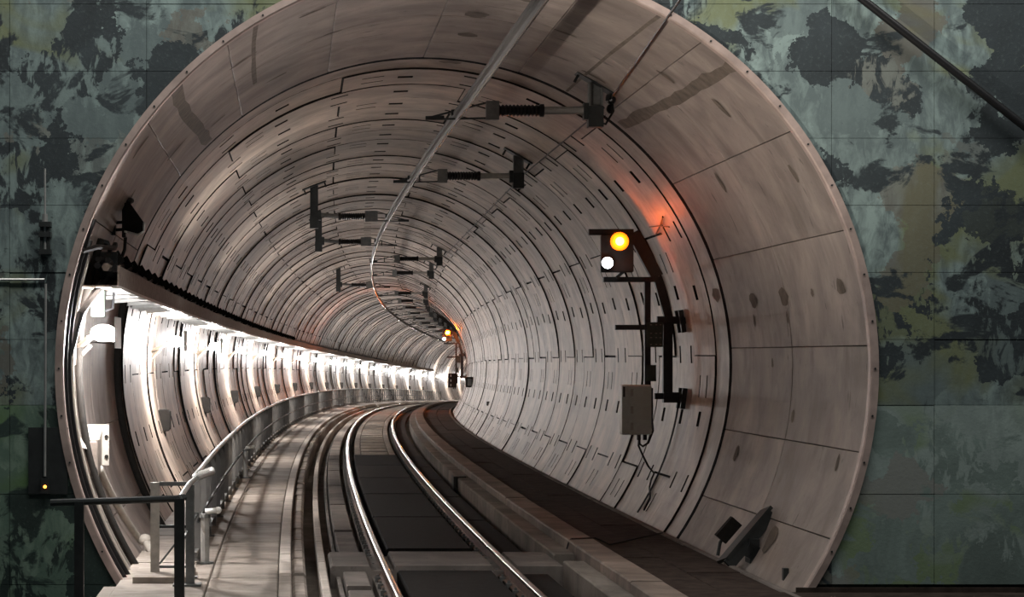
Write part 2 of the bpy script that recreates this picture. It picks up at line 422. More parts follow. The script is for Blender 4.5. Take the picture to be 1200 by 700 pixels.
# cast collar between the portal and the first gasket joint, as cast formwork panels
S_POR = 7.6
collar = tag(empty('wall_collar', P(S_POR)), 'plain cast concrete collar just inside the portal, brownish with stains', 'wall', kind='structure')
rows = [(7.62, 10.14), (10.158, 12.66)]
angs = [-38, -25, -12, 3.2, 20, 36, 54, 72, 90, 108, 126, 142, 158, 176, 190, 204, 218]
for ri, (a, b) in enumerate(rows):
    for i in range(len(angs) - 1):
        mb = MB(P(S_POR)); band(a, b, angs[i] + .03, angs[i + 1] - .03, 2.985 + random.uniform(0, .003), .06, mb, ch=.004)
        mb.build('formwork_panel', 'collar', collar)
mb = MB(P(S_POR)); band(7.6, 12.7, -38, 218, 3.02, .05, mb, da=4); mb.build('collar_backing', 'seam', collar)
POCKETS = ((11.4, 11.7, .17, 1.5), (10.2, 11.5, .18, 1.9), (8.3, 12.0, .13, 1.5), (9.2, 11.6, .05, .8), (13.1, 13.5, .20, 1.6), (10.9, 0.5, .05, .9), (11.9, -16, .10, 1.8), (9.4, -28, .16, 2.4),
    (10.0, 84.6, .13, 2.4), (11.1, 84.1, .13, 2.2), (12.98, 84.5, .12, 2.4), (10.8, 33, .07, 2.2), (9.0, 44, .06, 2.4), (9.5, 53, .05, 2.0), (11.2, 61, .05, 2.6), (8.4, 30, .05, 1.8), (9.9, 70, .04, 2.2), (9.0, 78, .05, 2.0),
    (8.6, 112, .05, 2.6), (10.1, 108, .05, 2.2), (11.4, 118, .05, 2.4), (9.2, 124, .06, 2.8), (10.8, 140, .05, 3.0), (11.6, 131, .05, 2.2), (8.5, 145, .05, 2.6), (9.9, 152, .05, 2.4), (10.0, -8, .06, 1.2), (8.3, -14, .05, 1.4), (11.5, 8, .05, 1.1), (10.2, 8, .04, 1.2))
# small dark spalls / lifting pockets in the collar
for s_, th, dx, dy in POCKETS:
    mb = MB(P(S_POR)); vs_ = []
    for i in range(12):
        a = 2 * math.pi * i / 12; vs_.append(W(s_ + dx * math.cos(a) * random.uniform(.7, 1.1), th + dy * math.sin(a) * random.uniform(.7, 1.1), 2.982 if s_ < 12.7 else 2.997))
    mb.add(vs_, [tuple(range(12))]); mb.build('filled_pocket', 'stain', collar)

for pts_, hw in ((((7.75, 48.4), (8.6, 48.9), (9.5, 48.8), (10.5, 49.4), (11.6, 50.2), (12.5, 50.6)), 1.2), (((7.7, 135.8), (9.2, 135.9), (11.0, 134.8), (12.5, 134)), 1.3), (((7.7, 121), (9, 122), (11, 122.5)), .5), (((7.7, 61), (10, 62), (12.6, 62.5)), .35)):
    mb = MB(P(S_POR)); L_ = []; R_ = []
    for i in range(len(pts_) * 4 - 3):
        t_ = i / 4; k_ = min(int(t_), len(pts_) - 2); f_ = t_ - k_
        a_ = pts_[k_][0] * (1 - f_) + pts_[k_ + 1][0] * f_; b_ = pts_[k_][1] * (1 - f_) + pts_[k_ + 1][1] * f_
        L_.append(W(a_, b_ - hw * random.uniform(.6, 1.1), 2.983)); R_.append(W(a_, b_ + hw * random.uniform(.6, 1.1), 2.983))
    n_ = len(L_); mb.add(L_ + R_, [(i, i + 1, n_ + i + 1, n_ + i) for i in range(n_ - 1)]); mb.build('repair_smear', 'stain', collar)

# ------------------------------------------------------------------ portal wall with a round opening, in rendered panels
YW = YY[0] + S_POR; XC = P(S_POR).x; ZC = P(S_POR).z; RO = 3.0
front = tag(empty('wall_front', (XC, YW, ZC)), 'dark green and grey mottled end wall around the round tunnel mouth', 'wall', kind='structure')
def wall_cell(mb, x0, x1, z0, z1, y0, y1, R):
    """rectangle minus the disc, as thin prisms"""
    cx, cz = XC, ZC
    xs = {x0, x1}
    n = 10
    for i in range(1, n): xs.add(x0 + (x1 - x0) * i / n)
    for e in (cx - R, cx + R):
        if x0 < e < x1: xs.add(e)
    for zz in (z0, z1):
        q = R * R - (zz - cz) ** 2
        if q > 0:
            for e in (cx - math.sqrt(q), cx + math.sqrt(q)):
                if x0 < e < x1: xs.add(e)
    xs = sorted(xs); got = False
    def h(x):
        q = R * R - (x - cx) ** 2; return math.sqrt(q) if q > 0 else 0.
    def prism(pts):
        nonlocal got
        got = True; k = len(pts)
        mb.add([(x, y0, z) for x, z in pts] + [(x, y1, z) for x, z in pts], [tuple(range(k)), tuple(range(2 * k - 1, k - 1, -1))] + [(i, i + k, (i + 1) % k + k, (i + 1) % k) for i in range(k)])
    def cl(z): return min(max(z, z0), z1)
    for a, b in zip(xs[:-1], xs[1:]):
        ta, tb = cl(cz + h(a)), cl(cz + h(b))
        ba, bb = cl(cz - h(a)), cl(cz - h(b))
        if h(a) == 0 and h(b) == 0: prism([(a, z0), (b, z0), (b, z1), (a, z1)]); continue
        if (z1 - ta) > 1e-4 or (z1 - tb) > 1e-4: prism([(a, ta), (b, tb), (b, z1), (a, z1)])
        if (ba - z0) > 1e-4 or (bb - z0) > 1e-4: prism([(a, z0), (b, z0), (b, bb), (a, ba)])
    return got
xs = [-6.2, -5.0, -3.9, -2.9, -2.0, -1.0, 0.0, 1.0, 2.0, 3.0, 4.0, 4.75, 5.6, 6.6, 7.6, 8.8, 10.0, 11.2]
zs = [-2.3, -1.68, -1.02, -.37, .11, .60, 1.09, 1.58, 2.07, 2.56, 3.05, 3.54, 4.2]
gp = .0016
for i in range(len(xs) - 1):
    for j in range(len(zs) - 1):
        if XC - 1.9 < xs[i] and xs[i + 1] < XC + 1.9 and zs[j + 1] < 1.0: continue
        if xs[i] > 1 and zs[j + 1] <= -1.68 + 1e-6: continue
        mb = MB((XC, YW, ZC))
        dy = random.uniform(0, .008)
        if wall_cell(mb, xs[i] + gp, xs[i + 1] - gp, zs[j] + gp, zs[j + 1] - gp, YW - .03 + dy, YW + .02, RO + .004):
            low = (zs[j + 1] <= -.36 and xs[i] > 3)
            mb.build('wall_panel', 'wall_low' if low else 'wall_green' if (zs[j + 1] <= -.36 and xs[i] < 0) else 'wall', front)
mb = MB((XC, YW, ZC))
for i in range(len(xs) - 1): wall_cell(mb, xs[i], xs[i + 1], -2.3, 4.2, YW + .022, YW + .5, RO + .065)
mb.build('wall_backing', 'wall', front)
# steel rim of the opening
mb = MB((XC, YW, ZC)); n = 120; vs_ = []
for i in range(n + 1):
    a = D(-45 + 270 * i / n)
    for r, y in ((3.004, YW - .032), (3.004, YW - .05), (2.955, YW - .05), (2.945, YW - .04), (2.945, YW + .03), (2.985, YW + .06), (3.004, YW + .06)):
        vs_.append((XC + r * math.cos(a), y, ZC + r * math.sin(a)))
mb.add(vs_, [(i * 7 + j, i * 7 + (j + 1) % 7, (i + 1) * 7 + (j + 1) % 7, (i + 1) * 7 + j) for i in range(n) for j in range(7)])
o = mb.build('trim_1', 'rim', None, smooth=False); tag(o, 'pinkish steel rim edging the round tunnel mouth', 'trim', kind='structure')
for k in range(40):
    a = D(-40 + 260 * k / 39)
    mb = MB((XC, YW, ZC)); c = (XC + 2.975 * math.cos(a), YW - .052, ZC + 2.975 * math.sin(a))
    mb.tube([c, (c[0], c[1] - .006, c[2])], .008, 6); b_ = mb.build('rim_bolt', 'dsteel', o)

# ------------------------------------------------------------------ floor: invert, walkway, kerbs, track panels
S0, S1 = 2.0, 196.0
fl = MB(P(S0)).sweep([(-2.50, -1.645), (-2.30, -2.1), (2.30, -2.1), (2.46, -1.76), (1.05, -1.76), (1.05, -1.86), (-1.22, -1.86), (-1.22, -1.645)], S0, S1, 2.0).build('floor', 'floor')
tag(fl, 'dusty concrete tunnel invert carrying walkway and track', 'floor', kind='structure')
def pieces(name, mat_, parent, l0, l1, vb, vt, starts, ends, limit=300, ch=.008, jit=.0, off=None):
    off = off or P(S0)
    rest = None; cnt = 0
    for a, b in zip(starts, ends):
        d = random.uniform(-jit, jit)
        pr = [(l0, vb), (l0, vt - ch + d), (l0 + ch, vt + d), (l1 - ch, vt + d), (l1, vt - ch + d), (l1, vb)]
        if cnt < limit:
            MB(off).sweep(pr, a, b, 1.2).build(name, mat_, parent)
        else:
            rest = rest or MB(off); rest.sweep(pr, a, b, 1.2)
        cnt += 1
    if rest: rest.build('far_' + name + 's', mat_, parent, kind='stuff')
def run(a, b, L, g=.012, jit=0.):
    st, en = [], []; q = a
    while q < b - .01:
        e = min(q + L * (1 + random.uniform(-jit, jit)), b); st.append(q); en.append(e - g); q = e
    return st, en
pieces('paving_slab', 'walk', fl, -2.53, -1.885, -1.65, -1.54, *run(6.35, 90, 1.25), limit=60, jit=.003)
pieces('paving_slab', 'walk', fl, -1.875, -1.378, -1.65, -1.54, *run(5.6, 90, 1.05, jit=.12), limit=70, jit=.003)
MB(P(S0)).sweep([(-2.53, -1.65), (-2.53, -1.54), (-1.378, -1.54), (-1.378, -1.65)], 90, S1, 2).build('far_paving', 'walk', fl)
pieces('kerb_stone', 'kerb', fl, -1.372, -1.278, -1.65, -1.536, *run(8.0, 90, 1.6, jit=.1), limit=50, jit=.002)
pieces('kerb_stone', 'walk', fl, -1.372, -1.278, -1.65, -1.538, *run(3.0, 8.0, 1.6), limit=50, jit=.002)
pieces('edge_stone', 'kerbdark', fl, -1.272, -1.165, -1.86, -1.59, *run(4, 80, .62, jit=.25), limit=110, jit=.012, ch=.02)
MB(P(S0)).sweep([(-1.372, -1.65), (-1.372, -1.54), (-1.278, -1.54), (-1.165, -1.59), (-1.165, -1.86)], 90, S1, 2).build('far_kerb', 'kerb', fl)
pieces('trough_wall', 'kerb', fl, -1.05, -.985, -1.87, -1.66, *run(4, S1, 2.0, jit=.05), limit=45, jit=.004)
pieces('trough_wall', 'block', fl, -.90, -.86, -1.87, -1.76, *run(4, S1, 8.0), limit=10)
# blocks outside the left rail, panels between the rails, slabs outside the right rail
bs = [4.5, 8.6] ; be = [8.3, 9.7]
st = [11.3, 14.0, 17.9, 21.8, 25.8, 29.8]; en = [13.7, 17.7, 21.6, 25.6, 29.6, 31.2]
pieces('trough_block', 'block', fl, -.845, -.655, -1.87, -1.70, bs + st, be + en)
pieces('trough_block', 'pale', fl, -.845, -.655, -1.87, -1.70, *run(31.3, 110, 3.6, g=.03), limit=30)
pieces('track_panel', 'dark', fl, -.40, .40, -1.80, -1.69, [3.0, 6.9, 11.75, 15.7, 19.75, 23.55, 27.4], [6.8, 9.7, 15.6, 19.65, 23.45, 27.3, 31.25], ch=.02)
pieces('track_panel', 'dark', fl, .62, .87, -1.87, -1.72, [3.0, 7.0, 11.3, 15.6, 19.6, 23.5, 27.4], [6.9, 9.7, 15.5, 19.5, 23.4, 27.3, 31.25], ch=.02)
pieces('track_panel', 'dirt', fl, .62, .87, -1.87, -1.74, *run(31.3, 110, 4), limit=20)
MB(P(S0)).sweep([(-.42, -1.86), (-.42, -1.80), (.42, -1.80), (.42, -1.86)], 3, 31.25, 2).build('panel_bed', 'dark', fl)
MB(P(S0)).sweep([(-.37, -1.86), (-.37, -1.735), (.37, -1.735), (.37, -1.86)], 31.3, S1, 2).build('slab_bed', 'dark', fl)
pieces('sleeper_block', 'pale', fl, -.255, .255, -1.74, -1.69, *run(31.4, 112, 1.6, g=.42), limit=62, ch=.015)
pieces('slab_edge', 'pale', fl, -.375, -.265, -1.74, -1.69, *run(31.3, 112, 8), limit=12)
pieces('slab_edge', 'pale', fl, .265, .375, -1.74, -1.69, *run(31.3, 112, 8), limit=12)
MB(P(S0)).sweep([(-.95, -1.87), (-.95, -1.69), (-.93, -1.67), (-.62, -1.67), (-.60, -1.71), (-.42, -1.71), (-.40, -1.665), (.40, -1.665), (.42, -1.71), (.60, -1.71), (.62, -1.67), (1.0, -1.67), (1.0, -1.87)], 9.85, 11.15, 1.3).build('cross_beam', 'block', fl)
# rail plinths
for sg in (-1, 1):
    MB(P(S0)).sweep([(sg * .5115 - .085, -1.87), (sg * .5115 - .085, -1.765), (sg * .5115 + .085, -1.765), (sg * .5115 + .085, -1.87)], 3, S1, 2).build('rail_plinth', 'block', fl)
# right-hand kerbs and ledge
pieces('kerb_stone', 'floor', fl, .99, 1.175, -1.87, -1.62, [3, 6.5, 10.4, 14.4, 18.4, 22.6, 26.6], [6.48, 9.8, 14.38, 18.38, 22.2, 26.58, 31], ch=.012)
pieces('kerb_stone', 'floor', fl, .99, 1.175, -1.87, -1.62, *run(31, S1, 4), limit=20, ch=.012)
pieces('kerb_stone', 'ledge', fl, 1.17, 1.42, -1.77, -1.54, *run(3, S1, 1.5, jit=.2), limit=60, ch=.012, jit=.004)
pieces('floor_board', 'dirt', fl, 1.425, 1.86, -1.77, -1.625, *run(3, S1, 2.4), limit=26, jit=.006)
pieces('floor_board', 'dirt', fl, 1.87, 2.30, -1.77, -1.635, *run(4.2, S1, 2.4), limit=26, jit=.006)
pieces('gutter_kerb', 'block', fl, 2.31, 2.375, -1.78, -1.632, *run(3, S1, 3), limit=22, ch=.01)
MB(P(S0)).sweep([(2.375, -1.78), (2.375, -1.70), (2.47, -1.70), (2.44, -1.78)], S_POR + .1, S1, 2).build('gutter_bed', 'dirt', fl)
# dark cover box in the kerb line
mb = MB(P(S0)); 
c_ = P(22.4, 1.05, -1.72)
mb.box(c_.x - .12, c_.x + .06, c_.y - .18, c_.y + .18, c_.z - .14, c_.z + .12); mb.build('drain_box', 'dsteel', fl)
# platform in front of the portal on the right
mb = MB((4, 12, -1.8)); mb.box(XC + 1.43, XC + 10, 9.5, YW - .035, -2.3, -1.735); mb.box(XC + 2.4, XC + 10, YW - .06, YW - .036, -1.735, -1.70)
tag(mb.build('floor_apron', 'dirt'), 'dark floor strip in front of the end wall, right', 'floor', kind='structure')
mb = MB((XC - 2.2, YW, -1.8)); mb.box(XC - 2.62, XC - 1.95, YW - 2.6, YW - .35, -2.1, -1.66)
mb.box(XC - 2.42, XC - 2.0, YW - .30, YW + .55, -1.9, -1.60)
tag(mb.build('floor_step', 'walk'), 'rough concrete step at the foot of the walkway gate', 'floor', kind='structure')

# ------------------------------------------------------------------ rails
def rail(sg, label):
    c = sg * .5115
    t = tag(empty('track_rail', P(3, c, -1.765)), label, 'rail', 'running rails of the track')
    o_ = P(3, c, -1.765)
    head = [(c - .026, -1.645), (c - .026, -1.622)] + [(c - .024 * math.cos(D(a)), -1.622 + .012 * math.sin(D(a))) for a in (20, 40, 60, 80, 100, 120, 140, 160)] + [(c + .026, -1.622), (c + .026, -1.645)]
    web = [(c - .055, -1.753), (c - .055, -1.742), (c - .010, -1.728), (c - .008, -1.655), (c - .025, -1.6455), (c + .025, -1.6455), (c + .008, -1.655), (c + .010, -1.728), (c + .055, -1.742), (c + .055, -1.753)]
    MB(o_).sweep(head, 3, S1, 1.0).build('rail_head', 'railtop', t, smooth=True)
    MB(o_).sweep(web, 3, S1, 1.0).build('rail_web', 'railside', t)
    MB(o_).sweep([(c - .06, -1.767), (c - .06, -1.752), (c + .06, -1.752), (c + .06, -1.767)], 3, S1, 2).build('rail_pad', 'dark', t)
    mb = MB(o_)
    q = 4.
    while q < 60:
        for e in (-1, 1):
            a = P(q, c + e * .055, -1.752)
            mb.box(a.x - .022, a.x + .022, a.y - .035, a.y + .035, a.z - .012, a.z + .03)
            mb.box(a.x - .010, a.x + .010, a.y - .010, a.y + .010, a.z + .03, a.z + .05)
        q += .5
    mb.build('rail_fastenings', 'steel', t, kind='stuff')
rail(-1, 'left running rail with polished head, beside the trough blocks')
rail(1, 'right running rail with orange glint, beside the stepped kerb')

# ------------------------------------------------------------------ overhead conductor and cantilevers
LT = [(0, .25), (10, .25), (20, .17), (30, .07), (40, .0), (50, -.03), (60, -.07), (75, -.11), (90, -.11), (120, -.1), (170, -.1)]
def lat(q):
    for (a, x), (b, y) in zip(LT[:-1], LT[1:]):
        if q <= b:
            t = (q - a) / (b - a); return x + (y - x) * t
    return -.1
t = tag(empty('overhead_conductor', P(1, .25, 2.27)), 'long grey rigid overhead conductor rail curving away under the crown', 'conductor rail')
o_ = P(1, .25, 2.27)
MB(o_).sweep([(-.034, 2.325), (-.034, 2.315), (-.016, 2.308), (-.020, 2.262), (-.008, 2.238), (.008, 2.238), (.020, 2.262), (.016, 2.308), (.034, 2.315), (.034, 2.325)], 1, 130, 1.0, lat).build('conductor_profile', 'alu', t)
MB(o_).sweep([(-.008, 2.238), (-.006, 2.226), (.006, 2.226), (.008, 2.238)], 1, 130, 1.0, lat).build('contact_wire', 'railtop', t)

def cantilever(side, s, label, group):
    # side +1: post on the right of the track, arm towards the left
    pl = 1.50 if side > 0 else -1.06
    vt = math.sqrt(9 - pl * pl) - .012
    vb = 2.20 if side > 0 else 2.14
    t = frame_thing('cantilever', s, (pl, 0, vt), label, 'cantilever', group)
    B = (pl, 0, vt); sg = -side
    ang = math.atan2(vt, pl)
    tx, tz = -math.sin(ang), math.cos(ang)     # tangent of the bore at the foot
    nx, nz = -math.cos(ang), -math.sin(ang)
    mb = MB(B); mb.beam((pl - tx * .20, 0, vt - tz * .20), (pl + tx * .20, 0, vt + tz * .20), .20, .03, (nx, 0, nz)).build('ceiling_plate', 'dsteel', t)
    for e in (-1, 1):
        a = (pl + tx * .17 * e, 0, vt + tz * .17 * e); MB(B).tube([a, (a[0] + nx * .09, 0, a[2] + nz * .09)], .014, 6).build('anchor_bolt', 'dsteel', t)
    mb = MB(B)
    for e in (-1, 1): mb.box(pl + e * .055 - .008, pl + e * .055 + .008, -.055, .055, vb, vt)
    mb.box(pl - .05, pl + .05, -.006, .006, vb, vt); mb.build('drop_post', 'steel' if side > 0 else 'dsteel', t)
    mb = MB(B); mb.box(pl - .068, pl + .068, -.07, .07, vb - .02, vb + .17); mb.box(pl + sg * .085 - .025, pl + sg * .085 + .025, -.05, .05, 2.25, 2.40); mb.build('clamp_block', 'dsteel', t)
    a0 = pl + sg * .10; a1 = pl + sg * (.47 if side > 0 else .38); i1 = pl + sg * (.88 if side > 0 else .80)
    va = 2.335; vt2 = 2.335 if side > 0 else 2.31
    mb = MB(B); mb.tube([(a0, 0, va), (a1, 0, vt2)], .036, 10); mb.build('arm_tube', 'galv' if side > 0 else 'steel', t)
    mb = MB(B); m_ = 25; pts = []; rr = []
    for i in range(m_):
        pts.append((a1 + (i1 - a1) * i / (m_ - 1), 0, vt2)); rr.append(.06 if i in (0, 1, 2) else (.058 if i % 2 == 0 else .042))
    mb.tube(pts, rr, 12); mb.build('insulator', 'ins', t)
    f0 = i1; f1 = pl + sg * 1.00; tip = pl + sg * (1.50 if side > 0 else 1.44); vtip = vt2 - .06
    mb = MB(B); mb.box(min(f0, f1), max(f0, f1), -.035, .035, vt2 - .085, vt2 + .085); mb.build('fork_head', 'steel', t)
    mb = MB(B)
    mb.beam((f1, 0, vt2 + .07), (tip, 0, vtip), .03, .016); mb.beam((f1, 0, vt2 - .07), (tip, 0, vtip - .02), .03, .016)
    xm = f1 + (tip - f1) * .45; mb.beam((xm, 0, vt2 - .075), (xm, 0, vt2 + .03), .02, .012)
    mb.beam((tip - sg * .12, 0, vtip - .005), (tip + sg * .05, 0, vtip - .01), .05, .035); mb.build('fork_arm', 'dsteel', t)
    mb = MB(B); c = lat(s); mb.box(c - .045, c + .045, -.05, .05, 2.318, 2.34); mb.box(c - .055, c - .036, -.04, .04, 2.29, 2.34); mb.box(c + .036, c + .055, -.04, .04, 2.29, 2.34)
    mb.build('rail_clamp', 'dsteel', t)
    return t
LEFT = {2, 3, 6}
ir = il = 0
for k in range(17):
    s = 11.5 + 7.02 * k
    if k in LEFT:
        nm = ['nearest of the three', 'second of the three', 'farthest of the three'][il]; il += 1
        cantilever(-1, s, 'dark drop post with arm on the left of the conductor, ' + nm, 'left-hand conductor cantilevers')
    else:
        lb = 'overhead insulator arm on a right-hand ceiling post, ' + (ORD[ir] + ' from the tunnel mouth')
        ir += 1
        cantilever(1, s, lb, 'right-hand conductor cantilevers')
# earth wire linking the right-hand posts, and the stay out to the station side
mb = MB(P(11.5, 1.55, 2.3)); pts = []
for k in (0, 1, 4, 5, 7, 8, 9, 10, 11):
    s = 11.5 + 7.02 * k; pts.append(P(s, 1.58, 2.36))
mb.tube(pts, .008, 5)
tag(mb.build('earth_wire', 'black'), 'thin dark wire running between the right-hand ceiling posts', 'wire')
mb = MB(P(11.5, 1.7, 2.3))
a = P(11.6, 1.66, 2.46); b = Vector((2.72, 14.0, 2.50))
mb.tube([a, a * .5 + b * .5, b, Vector((2.86, YW - .03, 3.0))], .010, 6)
t = tag(mb.build('stay_wire', 'black'), 'taut black wire from the nearest ceiling post up past the portal edge', 'wire')
mb = MB(P(11.5, 1.7, 2.3)); mb.ball(a, .05, .05, .06, 8, 6); mb.ball(a + Vector((-.01, 0, -.10)), .035, .035, .045, 8, 6)
mb.tube([a, a + Vector((.02, 0, -.12)), a + Vector((-.05, 0, -.24)), a + Vector((-.16, 0, -.20))], .012, 6); mb.build('wire_clamp', 'ins', t)

# ------------------------------------------------------------------ cable tray and cables on the left
TS0, TS1 = 8.4, 150
t = tag(empty('cable_tray', P(TS0, -2.7, .62)), 'long dusty cable tray curving along the left wall above the lamps', 'cable tray')
o_ = P(TS0, -2.7, .62)
MB(o_).sweep([(-2.60, .62), (-2.60, .785), (-2.615, .785), (-2.615, .635), (-2.93, .635), (-2.93, .62)], TS0, TS1, 1.0).build('tray_channel', 'tray', t)
MB(o_).sweep([(-2.598, .607), (-2.598, .632), (-2.66, .632), (-2.66, .607)], TS0, TS1, 1.0).build('white_lip', 'white', t)
k = 0; mbs = None; q = 9.4
while q < 100:
    cm = MB(o_)
    a = P(q, -2.94, .575); b = P(q, -2.60, .600)
    h = hd(q); d = Vector((math.sin(h), math.cos(h), 0)) * .03
    cm.add([a - d, a + d, b + d, b - d] + [x + Vector((0, 0, .032)) for x in (a - d, a + d, b + d, b - d)], [(3, 2, 1, 0), (4, 5, 6, 7), (0, 1, 5, 4), (1, 2, 6, 5), (2, 3, 7, 6), (3, 0, 4, 7)])
    e = P(q, -2.97, .50); cm.beam(e, P(q, -2.97 + .02, .66), .06, .02, (1, 0, 0))
    cm.build('tray_bracket', 'galv', t); q += 1.125
for i, (l, v, r, m_) in enumerate(((-2.66, .80, .030, 'black'), (-2.73, .81, .034, 'tray'), (-2.79, .80, .028, 'black'), (-2.70, .865, .024, 'black'), (-2.77, .87, .026, 'black'))):
    mb = MB(P(TS0, l, v)); q = 8.6; pts = []
    while q < 120:
        pts.append(P(q, l + .010 * math.sin(q * 2.3 + i), v - .02 + .016 * math.sin(q * 1.9 + i * 2.1))); q += .45 if q < 45 else 1.5
    mb.tube(pts, r, 6)
    tag(mb.build('power_cable', m_), ['black cable lying along the outer lip of the tray', 'dusty brown cable lying in the middle of the tray', 'black cable lying against the wall side of the tray', 'upper black cable wavering over the tray front', 'upper black cable at the back of the tray'][i], 'cable', 'cables in the wall tray')
# ties wrapped round the cable bundle
mb = MB(o_); q = 9.
while q < 60:
    a = P(q, -2.72, .83); h = hd(q)
    mb.beam(a + Vector((-.10, 0, -.05)), a + Vector((.09, 0, .06)), .03, .10); q += .9
mb.build('cable_ties', 'dbox', t, kind='stuff')

# ------------------------------------------------------------------ wall lamps and junction boxes
LS = [7.9 + 9.07 * n for n in range(20)]; 
def lamp_label(n):
    return 'glowing white wall lamp on a bracket, ' + ('nearest the tunnel mouth' if n == 0 else ORD[n] + ' from the tunnel mouth' + ('' if n < 10 else ', tiny and far'))
def make_lamp(s, n, bulb, dl, mt, shield=True):
    B = (-2.985, .25, .12)
    t0 = frame_thing('wall_lamp', s, B, lamp_label(n), 'lamp', 'wall lamps under the cable tray')
    MB(B).box(-2.99, -2.96, .18, .32, .02, .24).build('back_plate', 'cream', t0)
    mb = MB(B); mb.beam((-2.975, .25, .14), (-2.76 + dl, .05, .235), .05, .03); mb.beam((-2.975, .25, .05), (-2.85, .14, .17), .03, .02); mb.build('bracket_arm', 'cream', t0)
    MB(B).ball((-2.655 + dl, 0, .27), bulb, bulb * 1.05, bulb * .65, 12, 8).build('lamp_bulb', mt, t0, smooth=True)
    if not shield: return t0
    MB(B).box(-2.548 + dl, -2.54 + dl, -.28, .28, .15, .39).build('added_light_shield', 'white', t0)  # shield added to keep the lamp's light off the opposite side
    MB(B).box(-2.70 + dl, -2.545 + dl, .10, .112, .205, .222).build('added_shield_bracket', 'galv', t0)
    return t0
make_lamp(8.55, 0, .10, -.08, 'lamp_big')
B = (-2.985, .25, .12)
t0 = make_lamp(LS[1], 1, .085, 0, 'lamp')
for n in range(2, 20):
    if n == 4: t0 = make_lamp(LS[4], 4, .085, 0, 'lamp', False); continue
    c = copy_tree(t0); place(c, LS[n], B); c['label'] = lamp_label(n)
B = (-2.93, 0, -.66)
def jb_label(n): return 'dark junction box on the left lining, ' + (ORD[n] + ' along from the tunnel mouth')
j0 = frame_thing('junction_box', 18.0, B, jb_label(0), 'junction box', 'junction boxes below the lamps')
mb = MB(B); th = D(13)
mb.cbox(-2.935, -2.80, -.10, .10, -.82, -.56, .012); mb.build('box_body', 'dbox', j0)
mb = MB(B); mb.cbox(-2.80, -2.785, -.085, .085, -.80, -.575, .006); mb.build('box_lid', 'dbox', j0)
MB(B).tube([(-2.86, -.04, -.82), (-2.86, -.04, -.93), (-2.84, -.02, -.98)], .02, 6).build('cable_gland', 'black', j0)
MB(B).tube([(-2.86, .05, -.82), (-2.86, .05, -.88)], .018, 6).build('cable_gland', 'black', j0)
mb = MB(B); mb.tube([(-2.975 + .0, 0, .60), (-2.985, 0, .3), (-2.99, 0, 0), (-2.975, 0, -.3), (-2.93, 0, -.57)], .014, 6); mb.build('conduit', 'tray', j0)
for n in range(1, 15):
    c = copy_tree(j0); place(c, 18.0 + 9.03 * n, B); c['label'] = jb_label(n)
# dark lines on the lining midway between lamps, modelled as black tubes
for n in range(12):
    s = 22.5 + 9.0 * n
    mb = MB(W(s, 212, 2.97)); mb.tube([W(s, a, 2.98) for a in range(169, 213, 2)], .020, 6)
    tag(mb.build('dark_line_tube', 'black'), 'black tube line down the left lining, ' + (ORD[n] + ' from the tunnel mouth'), 'cable', 'black tube lines between the lamps')
# shadow of the recess beside the gasket, put in as a dark tube
mb = MB(W(12.5, 200, 2.97)); mb.tube([W(12.5, a, 2.955) for a in range(166, 214, 2)], .035, 8)
tag(mb.build('shade_band_tube', 'dbox'), 'thick dark tube standing in for shade at the left collar end', 'hose')

# ------------------------------------------------------------------ walkway barrier and gate
bt = tag(empty('walkway_barrier', P(9, -2.02, -1.54)), 'long curved walkway railing with upright bars and pale tubular handrail', 'railing')
o_ = P(9, -2.02, -1.54); BL = -2.03
mb = MB(o_); mb.tube([P(q, BL, -.85) for q in [8.6 + .8 * i for i in range(170)]], .022, 8); mb.build('handrail', 'galv', bt, smooth=True)
MB(o_).sweep([(BL - .02, -1.47), (BL - .02, -1.44), (BL + .02, -1.44), (BL + .02, -1.47)], 8.6, 140, 1).build('bottom_rail', 'bars', bt)
MB(o_).sweep([(BL + .02, -1.21), (BL + .02, -1.185), (BL + .035, -1.185), (BL + .035, -1.21)], 8.6, 140, 1).build('middle_rail', 'dsteel', bt)
def bar(mb, q, w_, d_, v0=-1.5, v1=-.87):
    a = P(q, BL, v0); b = P(q, BL, v1); h = hd(q)
    f = Vector((math.sin(h), math.cos(h), 0)) * w_ / 2; l_ = Vector((math.cos(h), -math.sin(h), 0)) * d_ / 2
    mb.add([p + x for p in (a, b) for x in (-f - l_, f - l_, f + l_, -f + l_)], [(3, 2, 1, 0), (4, 5, 6, 7)] + [(i, (i + 1) % 4, 4 + (i + 1) % 4, 4 + i) for i in range(4)])
q = 9.0; k = 0
while q < 150:
    mb = MB(o_); bar(mb, q, .030, .060, -1.54, -.87)
    if k % 2 == 0:
        a = P(q, BL, -1.54); mb.box(a.x - .06, a.x + .06, a.y - .05, a.y + .05, a.z, a.z + .012)
    mb.build('barrier_post', 'bars', bt)
    q += 1.15; k += 1
# spigots leaning inside the barrier
def spigot(s, label):
    B = (-1.955, 0, -1.54)
    t = frame_thing('barrier_stanchion', s, B, label, 'post', 'pipe stanchions beside the railing')
    MB(B).tube([(-1.955, 0, -1.54), (-1.955, 0, -1.525)], .07, 12).build('base_flange', 'steel', t)
    MB(B).tube([(-1.955, 0, -1.525), (-1.955, 0, -1.18)], .036, 10).build('pipe', 'galv', t)
    MB(B).tube([(-1.955, 0, -1.18), (-1.955, 0, -1.15)], .045, 10).build('collar_ring', 'steel', t)
    mb = MB(B); mb.tube([(-1.95, -.02, -1.13), (-1.86, -.04, -1.12)], .022, 8); mb.ball((-1.85, -.04, -1.118), .028, .028, .028, 10, 6); mb.build('knob', 'white', t, smooth=True)
spigot(8.75, 'short pipe stanchion with white knob at the near end of the railing')
spigot(20.6, 'short pipe stanchion standing further along inside the railing')
